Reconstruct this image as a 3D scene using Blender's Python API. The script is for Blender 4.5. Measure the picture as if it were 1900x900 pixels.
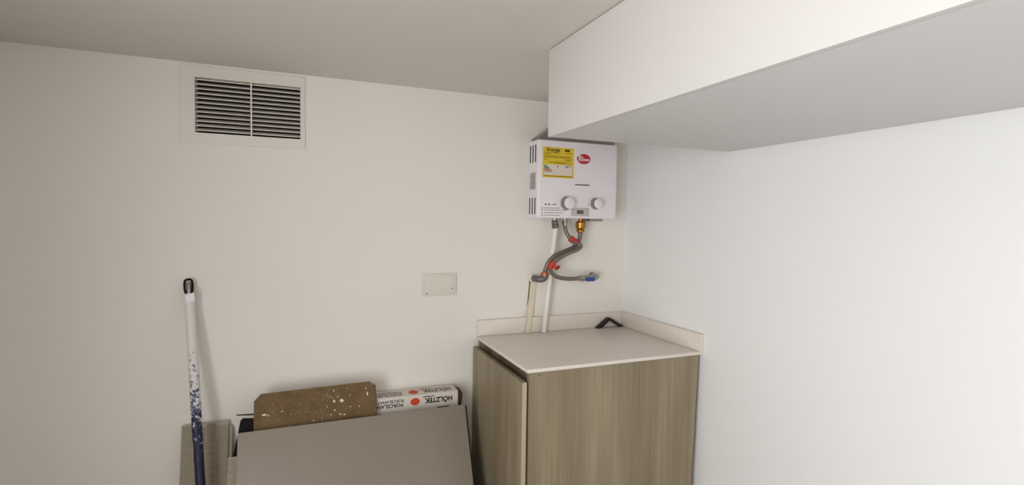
import bpy, bmesh, math, random
from mathutils import Vector, Matrix
random.seed(7)
for o in list(bpy.data.objects):
    bpy.data.objects.remove(o, do_unlink=True)
sc = bpy.context.scene
COL = sc.collection

# ------------------------------------------------------------------ camera
cam_d = bpy.data.cameras.new('camera')
cam = bpy.data.objects.new('camera', cam_d)
COL.objects.link(cam)
cam_d.sensor_fit = 'HORIZONTAL'
cam_d.sensor_width = 36.0
cam_d.lens = 961.289 / 1900 * 36.0
cam_d.clip_start = 0.02
CR = Vector((0.92455287, -0.38078589, 0.01428642))
CU = Vector((0.00309819, 0.0450025, 0.99898207))
CF = Vector((0.38104121, 0.92356747, -0.04278693))
M = Matrix(((CR.x, CU.x, -CF.x, -1.63772), (CR.y, CU.y, -CF.y, -2.3695), (CR.z, CU.z, -CF.z, 1.48182), (0, 0, 0, 1)))
cam.matrix_world = M
sc.camera = cam

# ------------------------------------------------------------------ world, light, exposure
world = bpy.data.worlds.new('sky')
sc.world = world
world.use_nodes = True
bg = world.node_tree.nodes['Background']
bg.inputs['Color'].default_value = (0.80, 0.90, 1.0, 1)
bg.inputs['Strength'].default_value = 1.0

CEIL = 2.078
RX0, RY0 = -2.72, -3.9            # left wall and rear wall
WY0, WY1, WZ0, WZ1 = -3.42, -1.92, 0.06, 1.94      # glazed balcony door in the left wall
ld = bpy.data.lights.new('window_daylight', 'AREA')
ld.shape = 'RECTANGLE'
ld.size = WZ1 - WZ0
ld.size_y = WY1 - WY0
ld.energy = 77
ld.color = (0.985, 0.995, 1.0)
lo = bpy.data.objects.new('window_daylight', ld)
COL.objects.link(lo)
lo.location = (RX0 - 0.13, (WY0 + WY1) / 2, (WZ0 + WZ1) / 2)
lo.rotation_euler = (0, math.radians(-90), 0)   # shines towards +x

vs = sc.view_settings
vs.view_transform = 'Standard'
vs.look = 'None'
vs.gamma = 1.0
vs.use_curve_mapping = False
vs.exposure = 0.0

# ------------------------------------------------------------------ helpers
def s2l(c):
    return tuple((v / 12.92 if v <= 0.04045 else ((v + 0.055) / 1.055) ** 2.4) for v in c)
def rgb(r, g, b):
    return s2l((r / 255, g / 255, b / 255)) + (1,)

def mat(name, col, rough=0.6, metal=0.0, noise=None, bump=None, spec=None):
    """noise=(scale xyz, amount, detail) varies the colour; bump=(scale, strength)."""
    m = bpy.data.materials.new(name)
    m.use_nodes = True
    nt = m.node_tree
    b = nt.nodes['Principled BSDF']
    b.inputs['Base Color'].default_value = col
    b.inputs['Roughness'].default_value = rough
    b.inputs['Metallic'].default_value = metal
    if spec is not None:
        b.inputs['Specular IOR Level'].default_value = spec
    tc = nt.nodes.new('ShaderNodeTexCoord')
    if noise:
        sc3, amt, det = noise
        mp = nt.nodes.new('ShaderNodeMapping')
        mp.inputs['Scale'].default_value = sc3
        nz = nt.nodes.new('ShaderNodeTexNoise')
        nz.inputs['Scale'].default_value = 1.0
        nz.inputs['Detail'].default_value = det
        nt.links.new(tc.outputs['Object'], mp.inputs['Vector'])
        nt.links.new(mp.outputs['Vector'], nz.inputs['Vector'])
        rp = nt.nodes.new('ShaderNodeValToRGB')
        rp.color_ramp.elements[0].position = 0.3
        rp.color_ramp.elements[1].position = 0.7
        rp.color_ramp.elements[0].color = tuple(c * (1 - amt) for c in col[:3]) + (1,)
        rp.color_ramp.elements[1].color = tuple(min(1, c * (1 + amt)) for c in col[:3]) + (1,)
        nt.links.new(nz.outputs['Fac'], rp.inputs['Fac'])
        nt.links.new(rp.outputs['Color'], b.inputs['Base Color'])
    if bump:
        n2 = nt.nodes.new('ShaderNodeTexNoise')
        n2.inputs['Scale'].default_value = bump[0]
        n2.inputs['Detail'].default_value = 4
        nt.links.new(tc.outputs['Object'], n2.inputs['Vector'])
        bp = nt.nodes.new('ShaderNodeBump')
        bp.inputs['Strength'].default_value = bump[1]
        bp.inputs['Distance'].default_value = 0.002
        nt.links.new(n2.outputs['Fac'], bp.inputs['Height'])
        nt.links.new(bp.outputs['Normal'], b.inputs['Normal'])
    return m

def box(bm, x0, x1, y0, y1, z0, z1, bevel=0.0, seg=2):
    r = bmesh.ops.create_cube(bm, size=1.0)
    vs_ = r['verts']
    for v in vs_:
        v.co = Vector(((x0 + x1) / 2 + v.co.x * (x1 - x0), (y0 + y1) / 2 + v.co.y * (y1 - y0), (z0 + z1) / 2 + v.co.z * (z1 - z0)))
    if bevel > 0:
        es = list({e for v in vs_ for e in v.link_edges})
        bmesh.ops.bevel(bm, geom=es, offset=bevel, segments=seg, affect='EDGES', profile=0.6)

def prism(bm, pts, y0, y1):
    """pts: (x,z) polygon, anticlockwise seen from -y; extruded from y0 to y1"""
    a = [bm.verts.new((p[0], y0, p[1])) for p in pts]
    c = [bm.verts.new((p[0], y1, p[1])) for p in pts]
    bm.faces.new(a)
    bm.faces.new(c[::-1])
    n = len(pts)
    for i in range(n):
        bm.faces.new((a[i], c[i], c[(i + 1) % n], a[(i + 1) % n]))

def smooth_path(pts, sub=6):
    P = [Vector(p) for p in pts]
    if len(P) < 3:
        return P
    out = []
    for i in range(len(P) - 1):
        p0 = P[max(i - 1, 0)]; p1 = P[i]; p2 = P[i + 1]; p3 = P[min(i + 2, len(P) - 1)]
        for k in range(sub):
            t = k / sub
            out.append(0.5 * ((2 * p1) + (p2 - p0) * t + (2 * p0 - 5 * p1 + 4 * p2 - p3) * t * t + (3 * p1 - p0 - 3 * p2 + p3) * t ** 3))
    out.append(P[-1])
    return out

def tube(bm, path, rad, seg=14, cap=True):
    """rad: number or list of radii along the path"""
    P = [Vector(p) for p in path]
    n = len(P)
    rr = rad if isinstance(rad, (list, tuple)) else [rad] * n
    rings = []
    nrm = None
    for i in range(n):
        t = (P[min(i + 1, n - 1)] - P[max(i - 1, 0)])
        if t.length < 1e-9:
            t = P[i] - P[i - 1] if i else P[1] - P[0]
        t.normalize()
        if nrm is None:
            nrm = t.orthogonal().normalized()
        else:
            nrm = (nrm - t * nrm.dot(t)).normalized()
        b = t.cross(nrm)
        rings.append([bm.verts.new(P[i] + (nrm * math.cos(2 * math.pi * k / seg) + b * math.sin(2 * math.pi * k / seg)) * rr[i]) for k in range(seg)])
    for i in range(n - 1):
        for k in range(seg):
            bm.faces.new((rings[i][k], rings[i][(k + 1) % seg], rings[i + 1][(k + 1) % seg], rings[i + 1][k]))
    if cap:
        bm.faces.new(rings[0][::-1])
        bm.faces.new(rings[-1])

def lathe(bm, a, b, prof, seg=24):
    """prof: list of (fraction along a->b, radius)"""
    A = Vector(a); B = Vector(b); d = B - A
    ax = d.normalized(); n = ax.orthogonal().normalized(); c = ax.cross(n)
    rings = []
    for f, r in prof:
        rings.append([bm.verts.new(A + d * f + (n * math.cos(2 * math.pi * k / seg) + c * math.sin(2 * math.pi * k / seg)) * r) for k in range(seg)])
    for i in range(len(rings) - 1):
        for k in range(seg):
            bm.faces.new((rings[i][k], rings[i][(k + 1) % seg], rings[i + 1][(k + 1) % seg], rings[i + 1][k]))
    bm.faces.new(rings[0][::-1])
    bm.faces.new(rings[-1])

def obj(name, bm, m, parent=None, label=None, smooth=False):
    bmesh.ops.recalc_face_normals(bm, faces=bm.faces)
    me = bpy.data.meshes.new(name)
    bm.to_mesh(me); bm.free()
    me.materials.append(m)
    if smooth:
        for p in me.polygons:
            p.use_smooth = True
        me.set_sharp_from_angle(angle=math.radians(35))
    o = bpy.data.objects.new(name, me)
    COL.objects.link(o)
    if parent:
        o.parent = parent
    if label:
        o['label'] = label
    if any(k in name for k in ('lettering', 'lines', 'print', 'bars', 'word', 'splash')):
        o['kind'] = 'stuff'      # fine flat print, too small to pick apart
    return o

def B(name, m, dims, parent=None, bevel=0.0, label=None, seg=2):
    bm = bmesh.new()
    box(bm, *dims, bevel=bevel, seg=seg)
    return obj(name, bm, m, parent, label, smooth=bevel > 0)

def struct(o):
    o['kind'] = 'structure'
    return o

def tag(o, label, cat, group=None):
    o['label'] = label; o['category'] = cat
    if group:
        o['group'] = group
    return o

def thing(name, label, cat, loc=(0, 0, 0), rot=(0, 0, 0), group=None):
    o = bpy.data.objects.new(name, None)
    o.empty_display_size = 0.05
    COL.objects.link(o)
    o.location = loc; o.rotation_euler = rot
    return tag(o, label, cat, group)

def text_into(bm, s, size, mtx, bold=0.0, width=None):
    """adds flat lettering; text lies in the local xy plane, origin at its centre, placed by mtx"""
    cu = bpy.data.curves.new('lettering', 'FONT')
    cu.body = s; cu.size = size; cu.align_x = 'CENTER'; cu.align_y = 'CENTER'
    cu.offset = bold; cu.resolution_u = 3
    to = bpy.data.objects.new('lettering', cu)
    COL.objects.link(to)
    dg = bpy.context.evaluated_depsgraph_get()
    me = bpy.data.meshes.new_from_object(to.evaluated_get(dg))
    if width:
        xs = [v.co.x for v in me.vertices]
        k = width / (max(xs) - min(xs))
        for v in me.vertices:
            v.co.x *= k
    me.transform(mtx)
    bm.from_mesh(me)
    bpy.data.objects.remove(to, do_unlink=True)
    bpy.data.curves.remove(cu)
    bpy.data.meshes.remove(me)

def frame(origin, xdir, ydir):
    x = Vector(xdir).normalized(); y = Vector(ydir).normalized(); z = x.cross(y)
    o = Vector(origin)
    return Matrix(((x.x, y.x, z.x, o.x), (x.y, y.y, z.y, o.y), (x.z, y.z, z.z, o.z), (0, 0, 0, 1)))

# ------------------------------------------------------------------ materials
m_wall = mat('wall_paint', rgb(238, 233, 226), 0.75, noise=((1.3, 1.3, 1.3), 0.015, 3), bump=(60, 0.05))
m_wall_r = mat('wall_paint_right', rgb(243, 242, 241), 0.6, noise=((1.3, 1.3, 1.3), 0.012, 3), bump=(60, 0.05))
m_ceil = mat('ceiling_paint', rgb(226, 219, 210), 0.85, noise=((1.5, 1.5, 1.5), 0.015, 3), bump=(50, 0.05))
m_floor = mat('grey_screed_floor', rgb(66, 62, 57), 0.8, noise=((4, 4, 4), 0.12, 6), bump=(40, 0.2))
m_white = mat('white_melamine', rgb(222, 218, 215), 0.35, noise=((2, 2, 2), 0.008, 2))
m_lacq = mat('white_enamel', rgb(238, 232, 236), 0.3)
m_plast = mat('white_plastic', rgb(226, 220, 208), 0.45)
m_grille = mat('cream_metal', rgb(233, 227, 218), 0.5)
m_dark = mat('dark_void', rgb(38, 32, 26), 0.9)
m_stone = mat('worktop_stone', rgb(231, 222, 212), 0.35, noise=((60, 60, 60), 0.03, 5))
m_steel = mat('galvanised_steel', rgb(150, 146, 142), 0.4, 0.7, noise=((9, 9, 9), 0.06, 3))
m_chrome = mat('dull_chrome', rgb(170, 165, 160), 0.28, 0.9)
m_brass = mat('polished_brass', rgb(178, 128, 58), 0.25, 0.95)
m_gray = mat('grey_fitting', rgb(112, 106, 102), 0.45, 0.4)
m_copper = mat('copper_ring', rgb(186, 112, 74), 0.4, 0.6)
m_pvc = mat('white_pipe_paint', rgb(236, 230, 220), 0.4)
m_red = mat('red_tag', rgb(196, 52, 44), 0.5)
m_blue = mat('blue_lever', rgb(38, 72, 150), 0.4)
m_black = mat('black_metal', rgb(22, 18, 14), 0.5)
m_blackp = mat('black_plastic', rgb(16, 13, 12), 0.75, spec=0.25)
m_pale = mat('pale_grey_plastic', rgb(196, 190, 186), 0.5)
m_kgrey = mat('knob_grey', rgb(140, 132, 132), 0.45)
m_print = mat('grey_print', rgb(96, 88, 92), 0.6)
m_ink = mat('black_print', rgb(40, 36, 34), 0.6)
m_logo = mat('red_enamel', rgb(190, 34, 48), 0.4)
m_yellow = mat('yellow_label', rgb(226, 196, 44), 0.5)
m_olive = mat('label_print', rgb(112, 86, 20), 0.6)
m_paper = mat('label_white', rgb(222, 214, 200), 0.6)
m_green = mat('label_green', rgb(60, 120, 60), 0.6)
m_orange = mat('carton_orange', rgb(206, 70, 40), 0.6)
m_carton = mat('white_carton', rgb(222, 214, 204), 0.7, noise=((20, 20, 20), 0.02, 3))
m_brownin = mat('brown_cardboard', rgb(70, 48, 38), 0.8)
m_tile = mat('greige_porcelain', rgb(141, 131, 119), 0.4, noise=((6, 30, 0.25), 0.045, 2))
m_tile2 = mat('dark_tile', rgb(34, 25, 20), 0.6)
m_mos = mat('mosaic_beige', rgb(142, 130, 108), 0.5, noise=((25, 25, 25), 0.05, 3))
m_grout = mat('mosaic_grout', rgb(172, 162, 144), 0.7)
m_cream = mat('cream_filler', rgb(224, 214, 188), 0.7, noise=((30, 30, 30), 0.04, 3))
m_glass = bpy.data.materials.new('window_glass')
m_glass.use_nodes = True
_nt = m_glass.node_tree
_nt.nodes.remove(_nt.nodes['Principled BSDF'])
_tr = _nt.nodes.new('ShaderNodeBsdfTransparent'); _gl = _nt.nodes.new('ShaderNodeBsdfGlossy'); _mx = _nt.nodes.new('ShaderNodeMixShader')
_gl.inputs['Roughness'].default_value = 0.02
_mx.inputs['Fac'].default_value = 0.06
_nt.links.new(_tr.outputs[0], _mx.inputs[1]); _nt.links.new(_gl.outputs[0], _mx.inputs[2])
_nt.links.new(_mx.outputs[0], _nt.nodes['Material Output'].inputs['Surface'])

def wood_material():
    m = bpy.data.materials.new('pale_oak_laminate')
    m.use_nodes = True
    nt = m.node_tree; b = nt.nodes['Principled BSDF']
    b.inputs['Roughness'].default_value = 0.5
    tc = nt.nodes.new('ShaderNodeTexCoord')
    def nz(scale, det, dist=0.0):
        mp = nt.nodes.new('ShaderNodeMapping'); mp.inputs['Scale'].default_value = scale
        n = nt.nodes.new('ShaderNodeTexNoise'); n.inputs['Scale'].default_value = 1; n.inputs['Detail'].default_value = det
        n.inputs['Distortion'].default_value = dist
        nt.links.new(tc.outputs['Object'], mp.inputs['Vector']); nt.links.new(mp.outputs['Vector'], n.inputs['Vector'])
        return n
    broad = nz((11, 11, 0.7), 3, 0.4)
    fine = nz((80, 80, 2.2), 5, 0.3)
    mx = nt.nodes.new('ShaderNodeMix'); mx.data_type = 'FLOAT'; mx.inputs[0].default_value = 0.3
    nt.links.new(broad.outputs['Fac'], mx.inputs[2]); nt.links.new(fine.outputs['Fac'], mx.inputs[3])
    rp = nt.nodes.new('ShaderNodeValToRGB')
    e = rp.color_ramp.elements
    e[0].position = 0.33; e[0].color = rgb(124, 110, 88)
    e[1].position = 0.66; e[1].color = rgb(160, 147, 121)
    k = e.new(0.5); k.color = rgb(143, 129, 104)
    nt.links.new(mx.outputs[0], rp.inputs['Fac']); nt.links.new(rp.outputs['Color'], b.inputs['Base Color'])
    return m
m_wood = wood_material()
m_edge = mat('pale_oak_edging', rgb(182, 170, 144), 0.5, noise=((40, 40, 2), 0.05, 3))

def splatter_material():
    m = bpy.data.materials.new('brown_hardboard_with_paint_specks')
    m.use_nodes = True
    nt = m.node_tree; b = nt.nodes['Principled BSDF']
    b.inputs['Roughness'].default_value = 0.75
    tc = nt.nodes.new('ShaderNodeTexCoord')
    base = nt.nodes.new('ShaderNodeTexNoise'); base.inputs['Scale'].default_value = 14; base.inputs['Detail'].default_value = 7
    nt.links.new(tc.outputs['Object'], base.inputs['Vector'])
    rp = nt.nodes.new('ShaderNodeValToRGB')
    rp.color_ramp.elements[0].position = 0.3; rp.color_ramp.elements[0].color = rgb(98, 76, 46)
    rp.color_ramp.elements[1].position = 0.75; rp.color_ramp.elements[1].color = rgb(120, 94, 60)
    nt.links.new(base.outputs['Fac'], rp.inputs['Fac'])
    prev = rp.outputs['Color']
    for scale, thr, dens in ((150, 0.20, 0.70), (70, 0.13, 0.80)):
        vo = nt.nodes.new('ShaderNodeTexVoronoi'); vo.inputs['Scale'].default_value = scale
        nt.links.new(tc.outputs['Object'], vo.inputs['Vector'])
        sep = nt.nodes.new('ShaderNodeSeparateColor'); nt.links.new(vo.outputs['Color'], sep.inputs[0])
        pick = nt.nodes.new('ShaderNodeMath'); pick.operation = 'GREATER_THAN'; pick.inputs[1].default_value = dens
        nt.links.new(sep.outputs[0], pick.inputs[0])
        near = nt.nodes.new('ShaderNodeMath'); near.operation = 'LESS_THAN'; near.inputs[1].default_value = thr
        nt.links.new(vo.outputs['Distance'], near.inputs[0])
        mul = nt.nodes.new('ShaderNodeMath'); mul.operation = 'MULTIPLY'
        nt.links.new(pick.outputs[0], mul.inputs[0]); nt.links.new(near.outputs[0], mul.inputs[1])
        fad = nt.nodes.new('ShaderNodeMath'); fad.operation = 'MULTIPLY'; fad.inputs[1].default_value = 0.7
        nt.links.new(mul.outputs[0], fad.inputs[0])
        mx = nt.nodes.new('ShaderNodeMix'); mx.data_type = 'RGBA'
        nt.links.new(fad.outputs[0], mx.inputs[0]); nt.links.new(prev, mx.inputs[6])
        mx.inputs[7].default_value = rgb(200, 186, 160)
        prev = mx.outputs[2]
    nt.links.new(prev, b.inputs['Base Color'])
    return m
m_board = splatter_material()

def pole_material():
    m = bpy.data.materials.new('blue_pole_under_white_paint')
    m.use_nodes = True
    nt = m.node_tree; b = nt.nodes['Principled BSDF']
    b.inputs['Roughness'].default_value = 0.5
    tc = nt.nodes.new('ShaderNodeTexCoord')
    sep = nt.nodes.new('ShaderNodeSeparateXYZ'); nt.links.new(tc.outputs['Object'], sep.inputs[0])
    nz = nt.nodes.new('ShaderNodeTexNoise'); nz.inputs['Scale'].default_value = 75; nz.inputs['Detail'].default_value = 5
    nz.inputs['Roughness'].default_value = 0.65
    nt.links.new(tc.outputs['Object'], nz.inputs['Vector'])
    mr = nt.nodes.new('ShaderNodeMapRange')
    mr.inputs['From Min'].default_value = 0.50; mr.inputs['From Max'].default_value = 1.02
    mr.inputs['To Min'].default_value = -0.22; mr.inputs['To Max'].default_value = 0.27
    nt.links.new(sep.outputs['Z'], mr.inputs['Value'])
    ad = nt.nodes.new('ShaderNodeMath'); ad.operation = 'ADD'
    nt.links.new(nz.outputs['Fac'], ad.inputs[0]); nt.links.new(mr.outputs[0], ad.inputs[1])
    rp = nt.nodes.new('ShaderNodeValToRGB')
    e = rp.color_ramp.elements
    e[0].position = 0.42; e[0].color = rgb(20, 20, 50)
    e[1].position = 0.62; e[1].color = rgb(224, 222, 219)
    k = e.new(0.50); k.color = rgb(52, 56, 104)
    nt.links.new(ad.outputs[0], rp.inputs['Fac']); nt.links.new(rp.outputs['Color'], b.inputs['Base Color'])
    return m
m_pole = pole_material()

# ------------------------------------------------------------------ the room
struct(B('floor', m_floor, (RX0 - .1, .12, RY0 - .1, .12, -.1, 0)))
struct(B('ceiling', m_ceil, (RX0 - .1, .12, RY0 - .1, .12, CEIL, CEIL + .1)))
GX0, GX1, GZ0, GZ1 = -2.016, -1.623, 1.802, 2.035       # grille opening
bm = bmesh.new()
box(bm, RX0 - .1, GX0, 0, .12, 0, CEIL); box(bm, GX1, .12, 0, .12, 0, CEIL)
box(bm, GX0, GX1, 0, .12, 0, GZ0); box(bm, GX0, GX1, 0, .12, GZ1, CEIL)
struct(obj('wall_back', bm, m_wall))
struct(B('wall_right', m_wall_r, (0, .12, RY0, 0, 0, CEIL)))
struct(B('wall_rear', m_wall, (RX0, 0, RY0 - .1, RY0, 0, CEIL)))
bm = bmesh.new()
box(bm, RX0 - .1, RX0, RY0 - .1, WY0, 0, CEIL); box(bm, RX0 - .1, RX0, WY1, 0, 0, CEIL)
box(bm, RX0 - .1, RX0, WY0, WY1, 0, WZ0); box(bm, RX0 - .1, RX0, WY0, WY1, WZ1, CEIL)
struct(obj('wall_left', bm, m_wall))
bm = bmesh.new()
WM = (WY0 + WY1) / 2
for d in ((WY0, WY0 + .04, WZ0, WZ1), (WY1 - .04, WY1, WZ0, WZ1), (WY0 + .04, WY1 - .04, WZ0, WZ0 + .04), (WY0 + .04, WY1 - .04, WZ1 - .04, WZ1), (WM - .02, WM + .02, WZ0 + .04, WZ1 - .04)):
    box(bm, RX0 - .08, RX0 - .03, d[0], d[1], d[2], d[3])
win = struct(obj('door_1', bm, m_white))
for ya, yb in ((WY0 + .04, WM - .02), (WM + .02, WY1 - .04)):
    B('pane', m_glass, (RX0 - .058, RX0 - .052, ya, yb, WZ0 + .04, WZ1 - .04), win)

# ------------------------------------------------------------------ overhead cabinet on the right wall
UX, UY, UZ = -.83, -.727, 1.7745
UE = -3.85
uc = thing('overhead_cabinet', 'long white overhead cabinet fixed along right wall under the ceiling', 'cabinet', (0, 0, 0))
B('front_panel', m_white, (UX, UX + .018, UE, UY, UZ, CEIL - .004), uc, .0012)
B('bottom_panel', m_white, (UX + .0185, -.002, UE, UY - .0005, UZ + .001, UZ + .019), uc, .001)
B('end_panel', m_white, (UX + .0185, -.002, UY - .019, UY - .001, UZ + .0195, CEIL - .004), uc, .001)
B('end_panel', m_white, (UX + .0185, -.002, UE, UE + .018, UZ + .0195, CEIL - .004), uc, .001)
B('top_panel', m_white, (UX + .0185, -.002, UE + .019, UY - .02, CEIL - .022, CEIL - .005), uc)

# ------------------------------------------------------------------ base cabinet and worktop
bc = thing('base_cabinet', 'pale oak laminate base cabinet standing in the corner under the worktop', 'cabinet', (0, 0, 0))
bm = bmesh.new()
prism(bm, [(-.834, .905), (-.834, .0), (-.055, .0), (-.021, .905)], -.610, -.592)
obj('side_panel', bm, m_wood, bc)
bm = bmesh.new()
prism(bm, [(-.834, .905), (-.834, .0), (-.03, .0), (-.03, .905)], -.030, -.012)
obj('side_panel', bm, m_wood, bc)
B('door', m_wood, (-.862, -.842, -.608, -.016, .07, .872), bc, .0012)
B('door_edging', m_edge, (-.8605, -.8425, -.6095, -.6081, .071, .871), bc)
B('rail', m_wood, (-.800, -.782, -.591, -.031, .80, .9), bc)
B('back_panel', m_wood, (-.058, -.05, -.591, -.031, .07, .9), bc)
B('bottom_panel', m_wood, (-.831, -.059, -.591, -.031, .07, .088), bc)
B('kick_board', m_wood, (-.77, -.755, -.591, -.031, 0, .069), bc)
bm = bmesh.new(); lathe(bm, (-.7905, -.6102, .8935), (-.7905, -.6118, .8935), [(0, .0045), (.6, .0045), (1, .003)], 12)
obj('screw', bm, m_gray, bc)

wt = thing('worktop', 'light beige stone worktop with upstands on top of the oak cabinet', 'worktop', (0, 0, 0))
B('slab', m_stone, (-.842, -.001, -.613, -.001, .906, .920), wt, .0015)
B('upstand', m_stone, (-.842, -.020, -.019, -.001, .9203, .996), wt, .0015)
B('upstand', m_stone, (-.0195, -.001, -.618, -.001, .9203, .996), wt, .0015)

# ------------------------------------------------------------------ ventilation grille
vg = thing('ventilation_grille', 'cream slatted ventilation grille high on the back wall', 'vent', (0, 0, 0))
bm = bmesh.new()
fx0, fx1, fz0, fz1 = GX0 - .042, GX1 + .012, GZ0 - .035, GZ1 + .032
for d in ((fx0, GX0, fz0, fz1), (GX1, fx1, fz0, fz1), (GX0, GX1, fz0, GZ0), (GX0, GX1, GZ1, fz1)):
    box(bm, d[0], d[1], -.006, -.0005, d[2], d[3])
obj('frame', bm, m_grille, vg)
bm = bmesh.new()
ft = .006
for d in ((GX0, GX0 + ft, GZ0, GZ1), (GX1 - ft, GX1, GZ0, GZ1), (GX0 + ft, GX1 - ft, GZ0, GZ0 + ft), (GX0 + ft, GX1 - ft, GZ1 - .012, GZ1)):
    box(bm, d[0], d[1], -.009, .04, d[2], d[3])
obj('inner_frame', bm, m_grille, vg)
B('mullion', m_grille, ((GX0 + GX1) / 2 + .004, (GX0 + GX1) / 2 + .0095, -.008, .003, GZ0 + ft, GZ1 - .012), vg)
bm = bmesh.new()
box(bm, GX0 + .001, GX1 - .001, .085, .09, GZ0 + .001, GZ1 - .001)
obj('duct_back', bm, m_dark, vg)
NS = 12
sz0, sz1 = GZ0 + ft, GZ1 - .012
pitch = (sz1 - sz0) / NS
bm = bmesh.new()
# a slat: sloping blade with a small rolled front lip
prof = [(-.0035, -.0012), (-.0035, -.0044), (-.0020, -.0046), (.0250, .0092), (.0250, .0108), (-.0018, -.0012)]
a = [bm.verts.new((GX0 + ft + .0005, p[0], p[1])) for p in prof]
c = [bm.verts.new((GX1 - ft - .0005, p[0], p[1])) for p in prof]
bm.faces.new(a); bm.faces.new(c[::-1])
for i in range(len(prof)):
    bm.faces.new((a[i], c[i], c[(i + 1) % len(prof)], a[(i + 1) % len(prof)]))
s0 = obj('slat', bm, m_grille, vg)
for i in range(NS):
    s = s0 if i == 0 else s0.copy()
    if i:
        COL.objects.link(s); s.parent = vg
    s.location = (0, .004, sz0 + pitch * (i + .72))

# ------------------------------------------------------------------ blank wall plate
cp = thing('cover_plate', 'blank white cover plate screwed to the back wall left of cabinet', 'wall plate', (0, 0, 0))
PX0, PX1, PZ0, PZ1 = -1.108, -.945, 1.124, 1.228
B('rim', m_plast, (PX0, PX1, -.008, -.0005, PZ0, PZ1), cp, .0035, seg=3)
B('plate', m_plast, (PX0 + .012, PX1 - .009, -.0115, -.0081, PZ0 + .009, PZ1 - .010), cp, .0016)
for x, z in ((PX0 + .020, PZ0 + .012), (PX1 - .022, PZ0 + .032)):
    bm = bmesh.new(); lathe(bm, (x, -.0116, z), (x, -.0126, z), [(0, .003), (1, .0026)], 10)
    obj('screw', bm, m_dark, cp)

# ------------------------------------------------------------------ gas water heater
HX0, HX1, HY, HZ0, HZ1 = -.585, -.137, -.128, 1.495, 1.868
wh = thing('water_heater', 'white gas water heater hung on back wall below the overhead cabinet', 'water heater', (0, 0, 0))
bm = bmesh.new()
r = bmesh.ops.create_cube(bm, size=1)
for v in r['verts']:
    v.co = Vector(((HX0 + HX1) / 2 + v.co.x * (HX1 - HX0), (HY - .02) / 2 + .008 + v.co.y * (-HY - .02), (HZ0 + HZ1) / 2 + v.co.z * (HZ1 - HZ0)))
for v in bm.verts:
    v.co.y = -.022 if v.co.y > -.07 else HY
ve = [e for e in bm.edges if abs(e.verts[0].co.z - e.verts[1].co.z) > .1 and e.verts[0].co.y < -.1]
bmesh.ops.bevel(bm, geom=ve, offset=.014, segments=4, affect='EDGES', profile=.5)
he = [e for e in bm.edges if abs(e.verts[0].co.z - e.verts[1].co.z) < 1e-5 and min(e.verts[0].co.y, e.verts[1].co.y) < -.1]
bmesh.ops.bevel(bm, geom=he, offset=.004, segments=2, affect='EDGES', profile=.5)
obj('casing', bm, m_lacq, wh, smooth=True)
B('back_plate', m_lacq, (HX0 + .006, HX1 - .006, -.0215, -.002, HZ0 - .004, HZ1 + .004), wh, .001)
# flue hood and flue
bm = bmesh.new()
lo_ = [(-.572, -.112, 1.8685), (-.15, -.112, 1.8685), (-.15, -.024, 1.8685), (-.572, -.024, 1.8685)]
md_ = [(q[0], q[1], 1.882) for q in lo_]
hi_ = [(-.45, -.108, 1.972), (-.272, -.108, 1.972), (-.272, -.028, 1.972), (-.45, -.028, 1.972)]
rings = [[bm.verts.new(p) for p in L] for L in (lo_, md_, hi_)]
for i in range(2):
    for k in range(4):
        bm.faces.new((rings[i][k], rings[i][(k + 1) % 4], rings[i + 1][(k + 1) % 4], rings[i + 1][k]))
bm.faces.new(rings[0][::-1]); bm.faces.new(rings[2])
obj('flue_hood', bm, m_steel, wh, 'grey sheet metal flue hood')
bm = bmesh.new(); lathe(bm, (-.361, -.068, 1.9722), (-.361, -.068, CEIL - .001), [(0, .039), (1, .039)], 28)
obj('flue_pipe', bm, m_steel, wh, smooth=True)
# side vents and rating plate on the left flank
for zt_, zb_ in ((1.846, 1.762), (1.592, 1.513)):
    for y in (-.040, -.070, -.100):
        B('vent_slot', m_ink, (HX0 - .0006, HX0 + .001, y - .0055, y + .0055, zb_, zt_), wh)
rp_ = B('rating_plate', m_pale, (HX0 - .0008, HX0 + .001, -.105, -.038, 1.632, 1.716), wh, label='small silver rating plate')
bm = bmesh.new()
for i in range(8):
    box(bm, HX0 - .0013, HX0 - .0009, -.100, -.045 - random.random() * .02, 1.640 + i * .009, 1.643 + i * .009)
obj('printed_lines', bm, m_print, rp_)
# energy label
EY = HY - .0006
lab = B('energy_label', m_yellow, (-.561, -.393, EY, HY + .001, 1.690, 1.835), wh, label='yellow energy rating label')
B('label_panel', m_paper, (-.555, -.402, EY - .0005, EY - .0001, 1.702, 1.752), lab)
bm = bmesh.new()
def ftxt(s, size, x, z, y, bold=0.0, width=None, target=None):
    text_into(target, s, size, frame((x, y, z), (1, 0, 0), (0, 0, 1)), bold, width)
ENZ = [(1.808, -.553, -.47), (1.808, -.44, -.40), (1.800, -.553, -.515), (1.791, -.553, -.41), (1.785, -.553, -.405), (1.776, -.553, -.535), (1.776, -.44, -.405), (1.770, -.44, -.41), (1.763, -.53, -.44), (1.758, -.50, -.405)]
for z, xa, xb in ENZ:
    x = xa
    while x < xb - .004:
        w = min(random.uniform(.006, .016), xb - x)
        box(bm, x, x + w, EY - .0005, EY - .0001, z, z + .0028)
        x += w + .002
for x0_, x1_ in ((-.556, -.398),):
    box(bm, x0_, x1_, EY - .0005, EY - .0001, 1.6955, 1.6985)
obj('printed_lines', bm, m_olive, lab)
bm = bmesh.new()
ftxt('Energía', .022, -.505, 1.8225, EY - .0007, .0005, .070, bm)
obj('lettering', bm, m_ink, lab)
B('badge', m_ink, (-.443, -.415, EY - .0006, EY - .0001, 1.818, 1.827), lab)
bm = bmesh.new()
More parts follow.
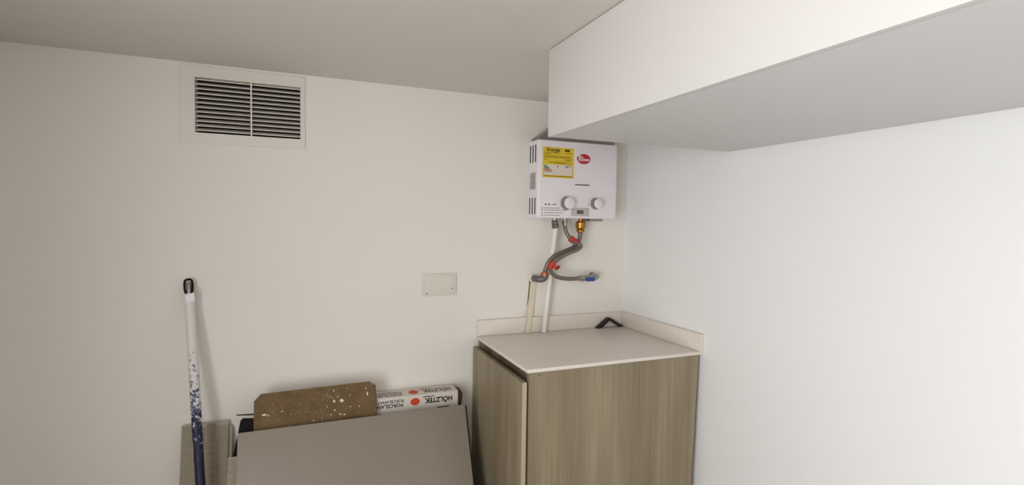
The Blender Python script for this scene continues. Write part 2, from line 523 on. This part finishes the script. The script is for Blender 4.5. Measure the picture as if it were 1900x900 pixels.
for i, w in enumerate((.012, .018, .024, .030)):
    box(bm, -.553, -.553 + w, EY - .0009, EY - .0005, 1.7455 - i * .0048, 1.7492 - i * .0048)
obj('green_bars', bm, m_green, lab)
bm = bmesh.new()
for i, w in enumerate((.037, .042)):
    box(bm, -.553, -.553 + w, EY - .0009, EY - .0005, 1.7262 - i * .0045, 1.7294 - i * .0045)
obj('red_bars', bm, m_orange, lab)
bm = bmesh.new()
box(bm, -.553, -.51, EY - .0009, EY - .0005, 1.716, 1.7185)
for z, xa, xb in ((1.745, -.44, -.407), (1.740, -.44, -.425), (1.744, -.484, -.477), (1.741, -.483, -.478)):
    box(bm, xa, xb, EY - .0009, EY - .0005, z, z + .003)
obj('printed_lines', bm, m_print, lab)
# oval badge
bm = bmesh.new()
for yy, kx, kz in ((0, 1, 1),):
    lathe(bm, (0, HY + .001, 0), (0, HY - .0012, 0), [(0, 1), (1, 1)], 40)
for v in bm.verts:
    v.co.x = -.337 + v.co.x * .0375; v.co.z = 1.788 + v.co.z * .0245
lg = obj('oval_badge', bm, m_logo, wh, 'red oval maker badge with white lettering')
bm = bmesh.new()
ftxt('R', .042, -.357, 1.789, HY - .0016, .0008, .022, bm)
ftxt('heem', .021, -.3255, 1.7855, HY - .0016, .0007, .040, bm)
box(bm, -.3445, -.3415, HY - .0017, HY - .0013, 1.783, 1.802)
obj('lettering', bm, m_lacq, lg)
# model word, icons and instruction lines
bm = bmesh.new()
x = -.382
while x < -.306:
    box(bm, x, x + .0062, HY - .0006, HY + .0002, 1.6575, 1.6640)
    x += .0074
obj('model_word', bm, m_print, wh)
bm = bmesh.new()
for x in (-.541, -.523):
    lathe(bm, (x, HY + .0005, 1.561), (x, HY - .0006, 1.561), [(0, .0042), (1, .0042)], 12)
box(bm, -.508, -.485, HY - .0006, HY + .0002, 1.5595, 1.5625)
box(bm, -.487, -.484, HY - .0006, HY + .0002, 1.566, 1.571)
box(bm, -.307, -.302, HY - .0006, HY + .0002, 1.562, 1.566)
obj('icon_print', bm, m_ink, wh)
bm = bmesh.new()
for z, xb in ((1.5425, -.475), (1.5325, -.445), (1.520, -.45), (1.508, -.465)):
    box(bm, -.563, -.556, HY - .0006, HY + .0002, z - .0008, z + .003)
    x = -.549
    while x < xb:
        w = random.uniform(.006, .016)
        box(bm, x, x + w, HY - .0006, HY + .0002, z, z + .0026)
        x += w + .0022
obj('instruction_lines', bm, m_print, wh)
# knobs
def knob(x, z, r):
    bm = bmesh.new()
    lathe(bm, (x, HY + .001, z), (x, HY - .0030, z), [(0, r * 1.22), (.75, r * 1.22), (1, r * 1.16)], 36)
    obj('knob_ring', bm, m_pale, wh, smooth=True)
    bm = bmesh.new()
    lathe(bm, (x, HY - .0029, z), (x, HY - .031, z), [(0, r * 1.10), (.2, r * 1.08), (1, r * .98)], 36)
    kb = obj('knob', bm, m_kgrey, wh, smooth=True)
    bm = bmesh.new()
    lathe(bm, (x, HY - .0311, z), (x, HY - .0345, z), [(0, r * .98), (.5, r * .97), (1, r * .86)], 36)
    obj('knob_face', bm, m_lacq, kb, smooth=True)
    B('grip', m_lacq, (x - r * .12, x + r * .12, HY - .037, HY - .0346, z - r * .7, z + r * .7), kb, .0008)
knob(-.428, 1.5690, .0290)
knob(-.266, 1.5705, .0250)
dp = B('display_frame', m_pale, (-.402, -.303, HY - .004, HY + .001, 1.507, 1.547), wh, .0015, 'small grey display panel')
B('screen', m_print, (-.372, -.335, HY - .0048, HY - .0041, 1.518, 1.536), dp)
# connection stubs under the casing
for x, m_ in ((-.462, m_chrome), (-.405, m_chrome), (-.3145, m_brass)):
    bm = bmesh.new(); lathe(bm, (x, -.07, HZ0 + .002), (x, -.07, HZ0 - .010), [(0, .011), (1, .011)], 16)
    obj('connection_stub', bm, m_, wh, smooth=True)
B('shadow_strip', m_steel, (-.285, -.21, -.11, -.03, HZ0 - .012, HZ0 - .0005), wh)  # added strip standing in for the small shadow under the casing

# ------------------------------------------------------------------ white pipe
wp = thing('supply_pipe', 'straight white pipe from heater down to worktop with steel nut', 'pipe', (0, 0, 0))
pt, pb = Vector((-.4535, -.066, 1.455)), Vector((-.4965, -.040, .9215))
bm = bmesh.new(); tube(bm, smooth_path([pb, pb.lerp(pt, .5), pb.lerp(pt, .9), pt], 4), .0128, 18)
obj('pipe', bm, m_pvc, wp, smooth=True)
bm = bmesh.new(); lathe(bm, (-.4537, -.0662, 1.446), (-.4615, -.0695, 1.4845), [(0, .0125), (.05, .018), (.45, .0185), (.5, .015), (.56, .015), (.6, .0175), (.95, .0175), (1, .013)], 8)
obj('nut', bm, m_gray, wp, 'faceted steel union nut')

# ------------------------------------------------------------------ flexible hoses
def braided():
    m = mat('braided_steel_hose', rgb(126, 120, 110), 0.45, 0.55)
    nt = m.node_tree; b = nt.nodes['Principled BSDF']
    tc = [n for n in nt.nodes if n.type == 'TEX_COORD'][0]
    vo = nt.nodes.new('ShaderNodeTexChecker'); vo.inputs['Scale'].default_value = 420
    vo.inputs['Color1'].default_value = rgb(150, 144, 132); vo.inputs['Color2'].default_value = rgb(100, 94, 86)
    nt.links.new(tc.outputs['Object'], vo.inputs['Vector']); nt.links.new(vo.outputs['Color'], b.inputs['Base Color'])
    return m
m_hose = braided()
def hose_path(pts, ys):
    n = len(pts); out = []
    for i, (x, z) in enumerate(pts):
        f = i / (n - 1) * (len(ys) - 1); k = min(int(f), len(ys) - 2)
        y = ys[k] + (ys[k + 1] - ys[k]) * (f - k)
        out.append((x + (y + .07) * .44, y, z))
    return out
# cold hose: middle stub to the valve with the blue lever
cold = [(-.4045, 1.463), (-.3974, 1.4285), (-.3785, 1.4015), (-.3534, 1.3824), (-.3251, 1.3687), (-.3154, 1.3549), (-.340, 1.3387), (-.3951, 1.3201), (-.4403, 1.2964), (-.4728, 1.270), (-.4843, 1.246), (-.4658, 1.2187), (-.4353, 1.2016), (-.377, 1.1918), (-.3148, 1.1913)]
cold_path = smooth_path(hose_path(cold, [-.070, -.088, -.106, -.113, -.110, -.090, -.072]), 6)
t = thing('flexible_hose', 'grey braided hose from middle heater stub to the blue lever valve', 'hose', (0, 0, 0), group='braided hoses under the water heater')
bm = bmesh.new(); tube(bm, cold_path, .0102, 14)
obj('hose', bm, m_hose, t, smooth=True)
bm = bmesh.new(); lathe(bm, (-.405, -.07, 1.4845), (-.404, -.07, 1.458), [(0, .013), (.35, .0145), (.6, .0145), (.65, .0118), (1, .0118)], 8)
obj('end_nut', bm, m_chrome, t)
bm = bmesh.new(); lathe(bm, (-.326, -.0722, 1.1913), (-.292, -.0715, 1.1915), [(0, .0118), (.35, .0118), (.4, .0165), (1, .0165)], 8)
obj('end_nut', bm, m_chrome, t)
# tag: small wrapped band with a loose end
for i0, i1, r_ in ((13, 22, .0168), (52, 60, .0155)):
    bm = bmesh.new(); tube(bm, cold_path[i0:i1], r_, 12)
    tg = obj('red_tag', bm, m_red, t, 'red wrapped paper tag', smooth=True)
    p_ = cold_path[(i0 + i1) // 2]
    yf = p_.y - .018
    bm = bmesh.new()
    if i0 < 30:
        prism(bm, [(p_.x - .022, p_.z + .004), (p_.x - .020, p_.z - .012), (p_.x + .004, p_.z - .024), (p_.x + .010, p_.z - .014)], yf - .0025, yf)
        obj('tag_end', bm, m_gray, tg)
    else:
        prism(bm, [(p_.x + .004, p_.z - .006), (p_.x + .016, p_.z - .022), (p_.x + .042, p_.z - .006), (p_.x + .034, p_.z + .006), (p_.x + .020, p_.z + .002)], yf - .0025, yf)
        obj('tag_end', bm, m_red, tg)
        bm = bmesh.new(); prism(bm, [(p_.x + .018, p_.z - .014), (p_.x + .024, p_.z - .018), (p_.x + .034, p_.z - .006), (p_.x + .026, p_.z - .003)], yf - .0042, yf - .0026)
        obj('tag_print', bm, m_ink, tg)
# hot hose: brass filter to the grey elbow
hot = [(-.3143, 1.4300), (-.3165, 1.4015), (-.3283, 1.3742), (-.3588, 1.347), (-.4106, 1.3284), (-.4616, 1.3074), (-.4938, 1.2757), (-.508, 1.2412), (-.5106, 1.2275)]
t = thing('flexible_hose', 'grey braided hose from brass union down to the grey wall elbow', 'hose', (0, 0, 0), group='braided hoses under the water heater')
bm = bmesh.new(); tube(bm, smooth_path(hose_path(hot, [-.070, -.074, -.084, -.088, -.084, -.07]), 6), .0112, 14)
obj('hose', bm, m_hose, t, smooth=True)
bm = bmesh.new(); lathe(bm, (-.3146, -.07, 1.4848), (-.3143, -.07, 1.424), [(0, .013), (.06, .021), (.17, .0262), (.60, .0262), (.70, .019), (.74, .0205), (.93, .0205), (1, .013)], 16)
obj('brass_union', bm, m_brass, t, 'bulbous polished brass union', smooth=True)

# wall elbow (hot) and angle valve (cold)
t = thing('wall_elbow', 'grey pipe elbow with copper ring coming out of back wall', 'pipe fitting', (0, 0, 0))
bm = bmesh.new()
tube(bm, smooth_path([(-.551, -.028, 1.194), (-.544, -.050, 1.193), (-.528, -.066, 1.193), (-.514, -.070, 1.200), (-.511, -.070, 1.218)], 6), .0165, 18)
obj('elbow', bm, m_gray, t, smooth=True)
bm = bmesh.new(); lathe(bm, (-.5525, -.0015, 1.195), (-.551, -.028, 1.194), [(0, .021), (.25, .021), (.3, .0165), (1, .0165)], 20)
obj('wall_collar', bm, m_pvc, t, smooth=True)
bm = bmesh.new(); lathe(bm, (-.511, -.07, 1.211), (-.5108, -.07, 1.2265), [(0, .0205), (.4, .0205), (.45, .018), (1, .0175)], 20)
obj('copper_ring', bm, m_copper, t, smooth=True)

t = thing('angle_valve', 'small steel stop valve with blue lever on the back wall', 'valve', (0, 0, 0))
bm = bmesh.new()
lathe(bm, (-.2915, -.0715, 1.1915), (-.258, -.070, 1.1915), [(0, .013), (.2, .0148), (.7, .0148), (1, .016)], 16)
obj('coupling', bm, m_chrome, t, smooth=True)
bm = bmesh.new()
tube(bm, smooth_path([(-.258, -.070, 1.1915), (-.235, -.069, 1.1935), (-.215, -.063, 1.1955), (-.200, -.045, 1.196), (-.197, -.006, 1.196)], 6), [.0155] * 6 + [.0165] * 7 + [.0155] * 12, 18)
obj('body', bm, m_chrome, t, smooth=True)
bm = bmesh.new(); lathe(bm, (-.197, -.006, 1.195), (-.197, -.001, 1.195), [(0, .0175), (.5, .0195), (1, .0195)], 24)
obj('wall_flange', bm, m_chrome, t, smooth=True)
lv = B('lever', m_blue, (-.286, -.238, -.0965, -.0895, 1.177, 1.198), t, .003, 'blue valve lever')
B('stem', m_chrome, (-.262, -.250, -.0894, -.080, 1.182, 1.193), t)

# ------------------------------------------------------------------ filler strip over the pipe chase
t = thing('filler_strip', 'cream filler strip below the elbow running down over the upstand', 'strip', (0, 0, 0))
bm = bmesh.new()
def strip(pts, th):
    a = [bm.verts.new((x, y, z)) for x, y, z in pts]
    b = [bm.verts.new((x, y - th, z)) for x, y, z in pts]
    n = len(pts)
    bm.faces.new(a); bm.faces.new(b[::-1])
    for i in range(n):
        bm.faces.new((a[i], b[i], b[(i + 1) % n], a[(i + 1) % n]))
strip([(-.5575, -.001, 1.1735), (-.5656, -.004, 1.10), (-.5819, -.0195, 1.00), (-.5921, -.026, .9207), (-.5674, -.026, .9207), (-.5539, -.0195, 1.00), (-.5337, -.004, 1.10), (-.523, -.001, 1.1735)], .004)
obj('strip', bm, m_cream, t)
bm = bmesh.new()
strip([(-.5625, -.0008, 1.1735), (-.5690, -.0008, 1.10), (-.5735, -.0008, 1.055), (-.5725, -.0008, 1.055), (-.5645, -.0008, 1.10), (-.5578, -.0008, 1.1735)], .0012)
obj('open_gap', bm, m_ink, t, 'dark open gap along the strip')
bm = bmesh.new()
strip([(-.566, -.0008, 1.173), (-.520, -.0008, 1.173), (-.520, -.0008, 1.1765), (-.566, -.0008, 1.1765)], .001)
obj('open_gap', bm, m_ink, t)

# ------------------------------------------------------------------ black bracket on the worktop
bm = bmesh.new()
ap = [(-.190, .9212), (-.1190, .9725), (-.1090, .9725), (-.024, .9212), (-.046, .9212), (-.1130, .9590), (-.160, .9212)]
prism(bm, ap[::-1], -.048, -.024)
br = obj('angle_bracket', bm, m_black)
tag(br, 'small black metal angle bracket standing like a tent on the worktop', 'bracket')

# ------------------------------------------------------------------ leaning things: local x across, y thickness to the wall, z up the slope
def leaner(name, label, cat, xc, foot_y, slope, thick, group=None, rz=0.0):
    th = math.atan(slope)
    return thing(name, label, cat, (xc, foot_y, thick * math.sin(th) + .0008), (-th, 0, rz), group), math.cos(th)

# large front tile
t, c = leaner('porcelain_tile', 'large plain greige tile leaning in front of the carton and board', 'tile', -1.402, -.461, .446, .010)
B('tile_body', m_tile, (-.453, .453, 0, .010, 0, .648 / c), t, .0012)
# dark tile directly behind it
t, c = leaner('porcelain_tile', 'dark-edged tile almost hidden directly behind the large greige tile', 'tile', -1.402, -.461 + .0125, .446, .010)
B('tile_body', m_tile2, (-.10, .463, 0, .009, 0, .640 / c), t, .001)

# brown board with clipped corners and paint splashes
t, c = leaner('hardboard_offcut', 'brown hardboard offcut with clipped corners and white paint splashes', 'board', -1.563, -.3346, .3, .012)
bm = bmesh.new()
L = .772 / c
prism(bm, [(-.238, 0), (.244, 0), (.232, L - .014), (.205, L + .004), (-.216, L - .002), (-.240, L - .028)], 0, .012)
obj('board', bm, m_board, t)
bm = bmesh.new()
def splash(x, z, rx, rz_):
    n = 11
    pts = []
    for k in range(n):
        a = -2 * math.pi * k / n
        q = random.uniform(.7, 1.15)
        pts.append((x + math.cos(a) * rx * q, z + math.sin(a) * rz_ * q))
    prism(bm, pts, -.0009, -.0001)
for x, z, rx, rz_ in ((-.202, .722, .009, .005), (-.188, .718, .003, .003), (.091, .744, .010, .008), (.061, .745, .006, .006), (.195, .760, .004, .009), (.190, .782, .003, .003), (.063, .708, .003, .003), (.033, .725, .0025, .0025), (.083, .690, .004, .003), (.048, .692, .003, .0025), (.100, .687, .004, .0035), (-.138, .728, .003, .0025), (.125, .762, .0025, .0025), (.06, .787, .003, .003), (-.02, .678, .003, .003), (.125, .715, .003, .0025), (.16, .713, .003, .0025), (-.09, .655, .005, .002), (.045, .765, .003, .002), (.055, .757, .0025, .002), (.075, .760, .003, .002), (.035, .772, .002, .002), (-.11, .671, .002, .002)):
    splash(x, z, rx, rz_)
obj('paint_splash', bm, m_paper, t, 'white paint splashes')

# carton of tiles, standing upside down on its long edge
CX0, CX1, CZ = -1.79, -.962, .699
ct = thing('tile_carton', 'white printed tile carton standing upside down against the back wall', 'carton', (0, 0, 0))
B('carton', m_carton, (CX0, CX1, -.109, -.008, .001, CZ), ct, .003)
bm = bmesh.new(); bmo = bmesh.new(); bmg = bmesh.new()
def side(origin, up, sc_y):
    """printed panel; lettering turned by 180 degrees"""
    def put(b_, s, size, x, d, w, bold=.0006):
        o_ = Vector(origin) + Vector(up) * d
        text_into(b_, s, size, frame((x, o_.y, o_.z), (-1, 0, 0), tuple(-Vector(up))), bold, w)
    put(bm, 'HÖLZTEK', .030 * sc_y, -1.052, .021 * sc_y + .0, .128, .0012)
    put(bmg, 'porcelanato', .010 * sc_y, -1.10, .038 * sc_y, .05)
    put(bm, 'PORCELAN', .022 * sc_y, -1.270, .016 * sc_y, .112)
    put(bmg, 'PORCELANATO', .018 * sc_y, -1.275, .034 * sc_y, .13)
    cx_ = -1.160
    o_ = Vector(origin) + Vector(up) * (.022 * sc_y)
    nrm = Vector(up).cross(Vector((1, 0, 0)))
    n = 24
    vv = [bmo.verts.new(o_ + Vector((cx_ - o_.x + math.cos(2 * math.pi * k / n) * .021, 0, 0)) + Vector(up) * math.sin(2 * math.pi * k / n) * .0165 * sc_y) for k in range(n)]
    bmo.faces.new(vv)
side((0, -.1096, .648), (0, 0, 1), 1.0)
side((0, -.1040, CZ + .0006), (0, 1, 0), 1.7)
def putx(b_, s, size, x, z, w):
    text_into(b_, s, size, frame((x, -.1096, z), (-1, 0, 0), (0, 0, -1)), .0006, w)
putx(bm, 'PORCELANATO', .026, -1.20, .616, .20)
box(bm, -1.06, -1.005, -.1098, -.1091, .628, .634)  # not print: shadow gap above the tile's top edge, drawn as a dark dash
obj('lettering', bm, m_ink, ct)
obj('fine_lettering', bmg, m_print, ct)
obj('printed_disc', bmo, m_orange, ct, 'orange red printed disc')
bm = bmesh.new()
a = [(CX1 + .001, -.105, CZ - .004), (CX1 + .001, -.03, CZ - .004), (CX1 + .024, -.045, CZ - .012), (CX1 + .026, -.095, CZ - .022)]
b = [(q[0] - (.0 if i < 2 else .010), q[1], q[2] - .070) for i, q in enumerate(a)]
va = [bm.verts.new(p) for p in a]; vb = [bm.verts.new(p) for p in b]
bm.faces.new(va); bm.faces.new(vb[::-1])
for i in range(4):
    bm.faces.new((va[i], vb[i], vb[(i + 1) % 4], va[(i + 1) % 4]))
obj('end_flap', bm, m_brownin, ct, 'dark torn end flap')

# black plastic sheet poking out left of the board
t, c = leaner('plastic_sheet', 'black plastic sheet poking out to the left behind brown board', 'sheet', -1.72, -.3237, .3, .003)
bm = bmesh.new()
prism(bm, [(-.158, 0), (.14, 0), (.14, .62 / c), (.02, .672 / c), (-.085, .684 / c), (-.122, .688 / c), (-.130, .680 / c), (-.133, .665 / c), (-.139, .630 / c), (-.156, .553 / c)], 0, .0028)
obj('sheet', bm, m_blackp, t)
bm = bmesh.new()
prism(bm, [(-.148, .7005 / c), (-.10, .6955 / c), (-.04, .694 / c), (-.04, .6985 / c), (-.10, .7005 / c), (-.142, .7035 / c)], -.001, .0024)
prism(bm, [(-.076, .682 / c), (-.05, .678 / c), (-.05, .697 / c), (-.076, .697 / c)], 0.0002, .0023)
obj('rim', bm, m_blackp, t)

# mosaic sheets and plain tile on the left
t, c = leaner('wall_tile', 'plain beige tile leaning on wall behind the mosaic sheet', 'tile', -1.975, -.197, .29, .007)
B('tile_body', m_grout, (-.080, .086, 0, .007, 0, .626 / c), t, .001)
def mosaic(name, label, xc, foot, slope, x0, x1, top, cols, pitch_, first):
    th = math.atan(slope); c = math.cos(th)
    t, c = leaner(name, label, 'mosaic tile', xc, foot, slope, .009, 'mosaic sheets beside the pole')
    B('backing', m_grout, (x0, x1, -.0004, .009, 0, top / c), t)
    bmx = {}
    z_top = top / c - .002
    for (xa, xb, off, pt_) in cols:
        key = (round(xb - xa, 4), pt_)
        if key not in bmx:
            bm = bmesh.new(); box(bm, 0, xb - xa, 0, .0040, 0, pt_ - .0028, .0007, 1)
            bmesh.ops.recalc_face_normals(bm, faces=bm.faces)
            me = bpy.data.meshes.new('mosaic_piece'); bm.to_mesh(me); bm.free(); me.materials.append(m_mos)
            bmx[key] = me
        z = z_top - pt_ + off
        while z > 0:
            if z + pt_ - .0028 < z_top + .0005:
                o = bpy.data.objects.new('mosaic_piece', bmx[key]); COL.objects.link(o); o.parent = t
                o.location = (xa, -.0015, z)
            z -= pt_
mosaic('mosaic_sheet', 'beige mosaic sheet leaning on back wall behind the blue pole', -1.98, -.2085, .29, -.085, .078, .650,
       [(-.084, -.047, 0, .085), (-.044, -.003, -.012, .085), (0, .033, 0, .026), (.036, .077, -.010, .034)], .03, 0)
mosaic('mosaic_sheet', 'small mosaic sheet wedged between plastic sheet and large greige tile', -1.86, -.4185, .4, -.026, .10, .567,
       [(-.025, -.004, 0, .030), (-.001, .030, -.010, .030), (.033, .065, 0, .030), (.068, .099, -.01, .03)], .03, 0)

# ------------------------------------------------------------------ painter's pole
top = Vector((-2.0365, -.024, 1.232)); foot = Vector((-1.944, -.272, 0.004))
d = top - foot
q = Vector((0, 0, 1)).rotation_difference(d.normalized())
pl_ = thing('extension_pole', 'blue extension pole caked with white paint leaning on back wall', 'pole', foot)
pl_.rotation_mode = 'QUATERNION'; pl_.rotation_quaternion = q
Lp = d.length
bm = bmesh.new(); lathe(bm, (0, 0, 0), (0, 0, Lp - .09), [(0, .016), (.55, .0165), (.56, .0175), (.97, .0178), (1, .017)], 20)
obj('shaft', bm, m_pole, pl_, smooth=True)
bm = bmesh.new(); lathe(bm, (0, 0, Lp - .092), (0, 0, Lp - .055), [(0, .019), (.15, .0205), (.5, .0205), (1, .015)], 18)
obj('collar', bm, m_lacq, pl_, 'paint smeared collar', smooth=True)
bm = bmesh.new()
prism(bm, [(-.004, Lp - .088), (.021, Lp - .085), (.020, Lp - .052), (-.008, Lp - .066)][::-1], -.0225, -.018)
obj('paint_lump', bm, m_lacq, pl_)
bm = bmesh.new()
loop = [(-.010, 0, Lp - .058), (-.0135, 0, Lp - .035), (-.0125, 0, Lp - .008), (-.006, 0, Lp), (.006, 0, Lp), (.0125, 0, Lp - .008), (.0125, 0, Lp - .035), (.010, 0, Lp - .058)]
tube(bm, smooth_path(loop, 5), .0042, 10)
obj('hanging_loop', bm, m_blackp, pl_, 'black hanging loop', smooth=True)
bm = bmesh.new(); lathe(bm, (0, .001, Lp - .056), (0, .001, Lp - .010), [(0, .0082), (.9, .0082), (1, .006)], 12)
obj('tip', bm, m_chrome, pl_, smooth=True)
